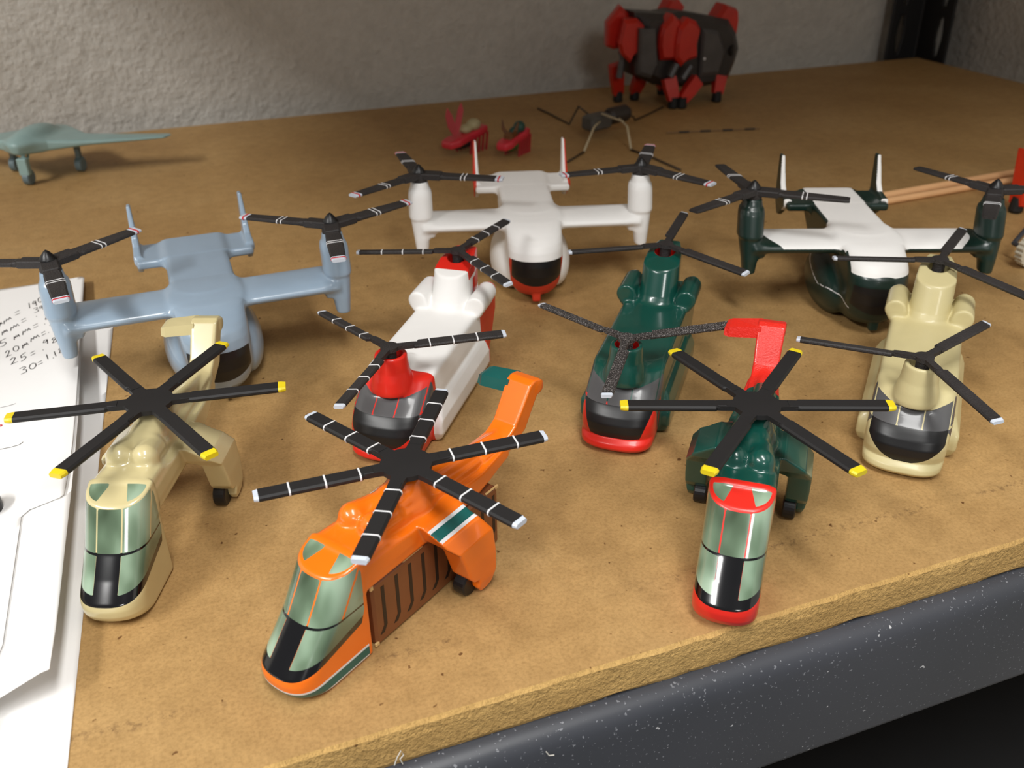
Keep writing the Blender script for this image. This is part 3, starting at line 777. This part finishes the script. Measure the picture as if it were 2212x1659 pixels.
lines = [[('m', 0, 545, 22, 525, 35), ('m', 38, 525, 110, 480, 38), ('=', 143, 440, 190, 418, 26), ('1', 262, 378, 300, 372, 50), ('9', 318, 372, 356, 345, 60), ('0', 366, 330, 400, 312, 50)],
         [('m', 22, 630, 75, 600, 40), ('m', 102, 590, 182, 545, 40), ('=', 203, 510, 248, 488, 24), ('.', 340, 458, 352, 452, 40), ('3', 322, 420, 372, 405, 45), ('9', 385, 410, 420, 380, 55)],
         [('5', 2, 745, 70, 715, 62), ('m', 135, 675, 188, 645, 40), ('m', 215, 628, 290, 585, 42), ('=', 315, 562, 360, 540, 24), ('.', 418, 530, 430, 524, 40), ('9', 436, 512, 472, 482, 48)],
         [('2', 58, 842, 112, 815, 62), ('0', 132, 795, 186, 768, 55), ('m', 215, 755, 268, 722, 42), ('m', 292, 695, 372, 650, 42), ('=', 395, 632, 432, 612, 24), ('.', 455, 610, 466, 604, 40), ('7', 480, 575, 510, 555, 45)],
         [('2', 105, 912, 170, 880, 62), ('5', 200, 880, 258, 845, 62), ('=', 290, 820, 332, 798, 24), ('.', 402, 775, 416, 768, 40), ('9', 412, 735, 466, 700, 50), ('8', 492, 715, 555, 675, 52)],
         [('3', 195, 1000, 268, 972, 62), ('0', 285, 965, 350, 928, 56), ('=', 360, 908, 402, 888, 22), ('1', 425, 868, 482, 848, 52), ('.', 498, 850, 512, 842, 40), ('1', 508, 838, 548, 818, 52), ('8', 556, 808, 606, 785, 54)]]
for ln in lines:
    hw_ = MB()
    for g in ln: glyph(hw_, *g)
    o = hw_.build('handwriting', INK, sheetC)
    o['kind'] = 'stuff'
pl_ = MB(); stroke(pl_, [(0, 881), (18, 877), (34, 872)], .5); pl_.build('pencil_line', INK, sheetC)
pl_ = MB(); stroke(pl_, [(0, 971), (25, 966), (42, 961), (50, 955)], .6); pl_.build('pencil_line', INK, sheetC)
pl_ = MB(); stroke(pl_, [(0, 918), (4, 919), (1, 922)], 1.5); pl_.build('red_mark', INKR, sheetC)
# dark round knob at the left edge of the picture
kb = on_sheet(-30, 1108, .008)
kn = thing('dark_knob', kb, 0, 'dark round object on the paper, cut by the left edge of the picture', 'knob')
MB().tube([(0, 0, .0), (0, 0, .004), (0, 0, .028), (0, 0, .034)], [.026, .0285, .0285, .025], 32).build('body', BLACKS, kn, False)
MB().tube([(0, 0, .034), (0, 0, .038)], [.020, .017], 32).build('top_disc', BLADE, kn, False)

# ================================================================== flying-wing drone by the back wall
DRN = paint('drone_teal', (140, 168, 166), 0.4, 0.1, 0.06)
DRNW = paint('drone_grey', (104, 122, 128), 0.5, 0, 0.1)
dr = thing('flying_wing_drone', (-.500, 2.815, 0), rad(-113), 'pale teal flying-wing drone on three wheels by the back wall', 'model aircraft')
def drone_field(X, Y, Z):
    aY = np.abs(Y)
    plan = spoly(X, aY, [(.02, -.1), (.012, .012), (-.055, .085), (-.195, .455), (-.235, .475), (-.262, .455), (-.205, .16), (-.33, .03), (-.33, -.1)])
    zt = .118+.010*np.clip(1-aY/.45, 0, 1)
    th_ = np.interp(aY, [0, .08, .2, .47], [.030, .020, .011, .004])*np.interp(X, [-.34, -.2, -.05, .02], [.25, .8, 1, .55])
    w = smax(plan, np.abs(Z-zt)-th_, .012)
    hump = sell(X, Y, Z, (-.13, 0, .142), (.13, .055, .036))
    intake = sell(X, Y, Z, (-.035, 0, .138), (.035, .040, .018))
    return smin(smin(w, hump, .02), intake, .012)
dm = extract(drone_field, (-.35, -.49, .06), (.035, .49, .20), .005)
obj('airframe', dm[0], dm[2], DRN, dr, N=dm[1])
def gear(px, py, x, y, z0, nose=False):
    w = MB().tube([(x, y-.013, .027), (x, y-.010, .027), (x, y+.010, .027), (x, y+.013, .027)], [.021, .027, .027, .021], 20).build('wheel', DRNW, dr)
    sg = MB(); sg.box((x+(.012 if nose else 0), y, .068), (.012, .018 if nose else .008, .030), .003); sg.tube([(x, y+.001, .03), (x, y, .06), (x, y, z0)], .008, 10)
    sg.tube([(x-.004, y, .06), (x-.05, y*.8, z0)], .005, 8); sg.build('strut', DRN if nose else DRNW, dr)
gear(0, 0, -.008, .012, .115, True); gear(0, 0, -.175, .125, .112); gear(0, 0, -.175, -.125, .112)

# ================================================================== six-legged robot toy at the back
RT = paint('robot_red', (196, 36, 22), 0.4, 0.2, 0.12)
RD = paint('robot_dark', (40, 36, 36), 0.4, 0.1, 0.3)
RG = paint('robot_grey', (74, 72, 72), 0.4, 0.1, 0.2)
FT = paint('rubber_black', (16, 15, 15), 0.6)
rb = thing('walking_robot', (2.2, 3.06, 0), 0, 'red and black six-legged robot toy against the back wall', 'robot toy')
RO = np.array([2.2, 3.06, 0.])
py_ = lambda px, py, y: at_y(px, py, y)-RO
def slab(name, pix, y, m, dep, parent, tilt_=0.0):
    P = [py_(a, b, y) for a, b in pix]; c = np.mean(P, 0)
    rings = []
    for k, e in ((-.5, .82), (-.28, 1), (.28, 1), (.5, .82)):
        rings.append([tuple(c+(p-c)*e+np.array([tilt_*k*dep, k*dep, 0])) for p in P])
    return MB().loft(rings).build(name, m, parent)
bd = slab('body', [(1356, 22), (1420, 26), (1452, 20), (1502, 28), (1556, 38), (1572, 66), (1578, 100), (1570, 128), (1552, 172), (1500, 180), (1440, 182), (1395, 176), (1362, 160), (1350, 120)], 3.09, RD, .24, rb)
slab('motor_housing', [(1378, 60), (1412, 62), (1416, 140), (1402, 168), (1374, 160)], 2.975, RG, .06, bd)
slab('motor_housing', [(1512, 60), (1548, 66), (1562, 110), (1548, 160), (1506, 164)], 2.975, RG, .05, bd)
gk = py_(1568, 107, 3.0); MB().tube([gk+np.array([-.01, .02, 0]), gk+np.array([.02, -.03, 0])], [.026, .026], 16).build('axle_knob', FT, bd)
MB().tube([py_(1522, 127, 2.94), py_(1522, 127, 2.935)], [.006, .006], 8).build('screw', STRIPE, bd)
slab('shell', [(1308, 48), (1338, 10), (1362, 34), (1352, 100), (1322, 104), (1307, 98)], 3.11, RT, .10, rb, .3)
slab('shell', [(1346, 40), (1374, 38), (1390, 54), (1382, 84), (1386, 106), (1366, 118), (1358, 134), (1340, 116), (1334, 92)], 3.02, RT, .09, rb, .3)
slab('shell', [(1424, 56), (1446, 28), (1466, 46), (1462, 92), (1458, 126), (1420, 128), (1416, 100), (1418, 76)], 2.98, RT, .10, rb)
slab('shell', [(1462, 58), (1480, 36), (1498, 44), (1508, 62), (1500, 92), (1500, 122), (1478, 130), (1466, 142), (1454, 126), (1456, 92)], 2.94, RT, .07, rb)
slab('shell', [(1424, 28), (1440, -2), (1458, -4), (1470, 12), (1464, 24)], 3.2, RT, .10, rb)
slab('shell', [(1537, 36), (1556, 6), (1582, 16), (1583, 40), (1578, 74), (1566, 80), (1556, 50)], 3.12, RT, .12, rb)
def leg(top, foot, y0, w0=.030, w1=.024):
    a = py_(*top, y0); b = at_z(*foot)-RO; b[2] = .038; a, b = Vector(a), Vector(b)
    t = (b-a).normalized(); s = t.cross(Vector((0, 1, 0))).normalized(); u = s.cross(t)
    rings = [[tuple(p+s*w*i+u*w*.6*j) for i, j in ((-1, -1), (1, -1), (1, 1), (-1, 1))] for p, w in ((a, w0), (a.lerp(b, .5), (w0+w1)/2*1.1), (b, w1))]
    o = MB().loft(rings).build('leg', RT, rb)
    MB().tube([(b.x, b.y, 0.0), (b.x, b.y, .008), (b.x, b.y, .05)], [.019, .023, .021], 14).build('foot', FT, o)
    return o
for tp, ft, y0 in (((1330, 138), (1334, 220), 3.12), ((1384, 165), (1370, 216), 3.1), ((1432, 170), (1429, 204), 3.16), ((1444, 168), (1453, 234), 2.96), ((1506, 172), (1472, 234), 2.95), ((1560, 132), (1547, 220), 3.0),
                    ): leg(tp, ft, y0)
for a, b, y in (((1346, 118), (1338, 168), 3.05), ((1462, 138), (1448, 166), 2.93), ((1492, 142), (1474, 170), 2.93)):
    MB().tube([py_(*a, y), py_(*b, y)], .016, 8).build('linkage', RG, rb)

# ================================================================== bristle bugs
BR = paint('bug_red', (206, 44, 60), 0.35, 0.2, 0.1)
BRD = paint('bug_bristle', (170, 34, 44), 0.45, 0.0, 0.1)
BGE = paint('bug_beige', (176, 166, 128), 0.5, 0, 0.15)
BGN = paint('bug_green', (52, 96, 40), 0.5, 0, 0.2)
BTL = paint('bug_teal', (36, 74, 66), 0.4, 0, 0.2)
BBR = paint('bug_brown', (104, 66, 34), 0.5, 0, 0.2)
def clear_pink():
    k = NT('pink_translucent'); k.set(srgb(214, 96, 104), 0.3); k.b.inputs['Transmission Weight'].default_value = 0.3; k.b.inputs['IOR'].default_value = 1.15; return k.m
PNK = clear_pink()
def bug(loc, th, L, label, top, belly, kind):
    root = thing('bristle_bug', loc, th, label, 'toy bug', 'bristle bug toys')
    hw_ = L*.17; slope = lambda x: .062+.025*(-x/L)       # the nose (x>0) points down towards the viewer's left
    def rim(X, Y, Z):
        w = hw_*np.interp(X/L, [-.5, -.3, 0, .3, .5], [.62, .85, .8, 1.05, .7])
        return smaxs(.010, np.abs(Y)-w, np.abs(X)-L*.5, np.abs(Z-slope(X))-.015)
    m = extract(rim, (-L*.55, -.07, .02), (L*.55, .07, .13), .005); obj('rim', m[0], m[2], BR, root, N=m[1])
    def bod(X, Y, Z): return sell(X, Y, Z, (.10*L, 0, .045), (.30*L, hw_*.8, .026))
    m = extract(bod, (-L*.5, -.07, .0), (L*.5, .07, .13), .005); obj('belly', m[0], m[2], belly, root, N=m[1])
    def tp(X, Y, Z): return smin(sell(X, Y, Z, (-.22*L, 0, .098), (.14*L, hw_*.7, .024)), sell(X, Y, Z, (-.02*L, 0, .090), (.12*L, hw_*.6, .018)), .01)
    m = extract(tp, (-L*.5, -.07, .05), (L*.5, .07, .15), .005); obj('back_shell', m[0], m[2], top, root, N=m[1])
    for s in (1, -1):
        for k in range(5):
            x = -.02*L-k*.102*L
            MB().loft([[(x+a*.0042, s*(hw_*.8)+b*.003, slope(x)-.006) for a, b in ((-1, -1), (1, -1), (1, 1), (-1, 1))],
                       [(x+.016+a*.0030, s*(hw_*.95)+b*.003, .0) for a, b in ((-1, -1), (1, -1), (1, 1), (-1, 1))]]).build('bristle', BRD, root)
    if kind == 'wings':
        for s in (1, -1):
            P = ([(.058, .006, .080), (.068, .010, .120), (.090, .014, .165), (.118, .018, .195), (.126, .016, .165), (.110, .012, .120), (.076, .006, .080)] if s == 1 else
                 [(.034, .006, .080), (.012, .010, .120), (-.006, .014, .160), (.000, .018, .188), (.022, .016, .165), (.044, .012, .120), (.050, .006, .080)])
            V = [(x, s*y, z) for x, y, z in P]; V += [(x, y+.004, z) for x, y, z in V]; n = 7
            obj('wing', V, [tuple(range(n)), tuple(range(2*n-1, n-1, -1))]+[(i, (i+1) % n, (i+1) % n+n, i+n) for i in range(n)], PNK, root)
    else:
        for s in (1, -1):
            MB().tube([(.12*L, s*.012, .08), (.16*L, s*.028, .105), (.13*L, s*.036, .135)], [.009, .007, .003], 8).build('feeler', BBR, root)
        MB().box((.12*L, 0, .078), (.14*L, hw_*.55, .014), .006).build('face', BBR, root)
    return root
p1, p2 = at_z(951, 300, .065), at_z(1058, 275, .085); c_ = (p1+p2)/2
bug((c_[0], c_[1], 0), math.atan2(p1[1]-p2[1], p1[0]-p2[0])+.45, .225, 'pink-red bristle bug with two upright clear pink wings', BGE, FT, 'wings')
p1, p2 = at_z(1066, 306, .06), at_z(1153, 282, .085); c_ = (p1+p2)/2
bug((c_[0], c_[1], 0), math.atan2(p1[1]-p2[1], p1[0]-p2[0])+.65, .19, 'red bristle bug with green belly and brown feelers', BTL, BGN, 'feelers')

# ================================================================== wire-legged strider
WG = paint('strider_grey', (76, 74, 70), 0.5, 0, 0.2)
WD = paint('strider_dark', (44, 38, 34), 0.5, 0, 0.2)
WIRE = paint('wire_light', (186, 172, 140), 0.4)
WIRED = paint('wire_dark_shadow', (66, 52, 36), 0.5)  # also draws the legs' shadow lines on the board
b0, b1 = at_z(1270, 262, .075), at_z(1352, 238, .085); wc = (b0+b1)/2
wb_ = thing('wire_strider', (wc[0], wc[1], 0), 0, 'small grey motor body on long thin wire legs, in front of the red robot', 'robot toy')
A = lambda p: tuple(np.array(p)-np.array([wc[0], wc[1], 0]))
dv = Vector(b1-b0).normalized(); ang_ = math.atan2(dv.y, dv.x); Rz = Matrix.Rotation(ang_, 3, 'Z')
Lb = float(np.linalg.norm((b1-b0)[:2]))
MB().box(Rz @ Vector((-.27*Lb, 0, .066)), (.27*Lb, .036, .030), .010, Rz).build('motor', WG, wb_)
MB().tube([Rz @ Vector((.0*Lb, 0, .074)), Rz @ Vector((.08*Lb, 0, .075)), Rz @ Vector((.48*Lb, 0, .075)), Rz @ Vector((.55*Lb, 0, .075))], [.026, .034, .034, .024], 18).build('battery', WD, wb_)
MB().tube([A(at_z(1300, 246, .10)), A(at_z(1345, 262, .105))], .004, 6).build('crossbar', WIRE, wb_)
def wire(pts, m, r=.0045): MB().tube([A(p) for p in pts], r, 6).build('leg_and_shadow_wire', m, wb_, True)  # builds legs and, as dark wire, their shadows on the board
wire([at_z(1296, 262, .075), at_z(1283, 275, .06), at_z(1261, 328, .006)], WIRE)
wire([at_z(1338, 256, .09), at_z(1355, 274, .075), at_z(1363, 323, .006)], WIRE)
wire([at_z(1363, 323, .006), at_z(1405, 338, .005), at_z(1470, 367, .005)], WIRED)  # right front leg's shadow, modelled as a dark wire on the board
wire([at_z(1261, 328, .006), at_z(1225, 350, .005)], WIRED)  # left front leg's shadow, likewise a dark wire
wire([at_z(1275, 250, .07), at_z(1250, 230, .05), at_z(1230, 268, .005), at_z(1190, 247, .005), at_z(1162, 234, .005)], WIRED)
wire([at_z(1345, 246, .07), at_z(1368, 252, .03), at_z(1372, 259, .005), at_z(1400, 247, .005), at_z(1432, 231, .005)], WIRED)
# thin banded stick lying to the right of the strider
BAND = paint('stick_band', (52, 40, 28), 0.6)
STK = paint('stick_body', (128, 98, 62), 0.6)
s0, s1 = at_z(1440, 287, .004), at_z(1640, 278, .004)
bs = thing('banded_stick', (s0[0], s0[1], 0), 0, 'thin brown stick with four dark bands lying in front of the red robot', 'stick')
lp = lambda t: tuple((s1-s0)*t+np.array([0, 0, .004]))
MB().tube([lp(0), lp(1)], .0035, 8).build('rod', STK, bs)
for t in (.13, .36, .60, .84): MB().tube([lp(t), lp(t+.11)], .0052, 8).build('band', BAND, bs)

# ================================================================== two wooden sticks
WOOD = paint('pale_wood', (232, 182, 130), 0.55, 0, 0.06)
for a, b, r, lb_ in (((1860, 432), (2420, 333), .0135, 'pale wooden stick lying behind its twin, right of the dark green tiltrotor'),
                     ((1868, 443), (2420, 349), .0115, 'pale wooden stick lying in front of its twin, right of the dark green tiltrotor')):
    p, q_ = at_z(*a, r), at_z(*b, r)
    o = MB().tube([tuple(p), tuple(p+(q_-p)*.004), tuple(q_)], [r*.8, r, r], 16).build('wooden_stick', WOOD, smooth=True)
    tag(o, lb_, 'stick', 'wooden sticks')

# ================================================================== toy walker cut by the right edge
gw = at_z(2195, 458, 0); gp = at_z(2214, 548, .04)
wk = thing('toy_walker', (gw[0]+.08, gw[1], 0), 0, 'orange-red toy walker with white gear, cut by the right edge of the picture', 'robot toy')
B0 = lambda p: np.array(p)-np.array([gw[0]+.08, gw[1], 0])
VR = paint('walker_red', (222, 52, 22), 0.4, 0.1)
def plate(name, pts, dep, m, parent):
    c = np.mean(pts, 0); return MB().loft([[tuple(c+(np.array(p)-c)*e+np.array([0, k*dep, 0])) for p in pts] for k, e in ((-.5, .95), (-.35, 1), (.35, 1), (.5, .95))]).build(name, m, parent)
yl = gw[1]
lg = plate('leg', [B0(at_y(a, b, yl)) for a, b in ((2191, 443), (2206, 446), (2236, 330), (2214, 322))], .05, VR, wk)
f0 = B0(at_y(2194, 450, yl)); MB().tube([(f0[0], f0[1], 0), (f0[0], f0[1], .008), (f0[0]+.004, f0[1], .05)], [.018, .022, .020], 14).build('foot', FT, lg)
MB().box((.17, .05, .14), (.10, .10, .055), .01).build('body', VR, wk)
yg = at_z(2225, 575, 0)[1]; gc = B0(at_y(2226, 546, yg)); GW_ = paint('gear_white', (206, 200, 182), 0.5)
P = []
gr_ = float(np.linalg.norm(at_y(2226, 546, yg)-at_y(2200, 546, yg)))
for i in range(80):
    r = gr_*(1.0 if i % 4 in (0, 1) else .93); P.append((r*math.cos(2*math.pi*i/80), r*math.sin(2*math.pi*i/80)))
gc[2] = max(gc[2], gr_+.002)
MB().loft([[(gc[0]+a, gc[1]+k, gc[2]+b) for a, b in P] for k in (-.012, .012)]).build('gear', GW_, wk)
MB().tube([(gc[0], gc[1]-.02, gc[2]), (gc[0], gc[1]+.06, gc[2]), (.14, .0, .12)], .007, 8).build('axle', STEEL, wk)

# ================================================================== lint on the beam edge
LINT = paint('lint', (206, 202, 194), 0.8)
def lint(pts, label, y=-.037):
    o = MB().tube([tuple(at_y(a, b, y)) for a, b in pts], .0009, 5).build('lint_thread', LINT); tag(o, label, 'lint')
lint([(852, 1653), (858, 1636), (866, 1622), (872, 1630), (864, 1640), (870, 1650)], 'tiny looped white lint thread on the front edge of the fibreboard', -.004)
lint([(1180, 1624), (1186, 1632), (1197, 1631)], 'tiny hook-shaped white lint thread on the grey beam')
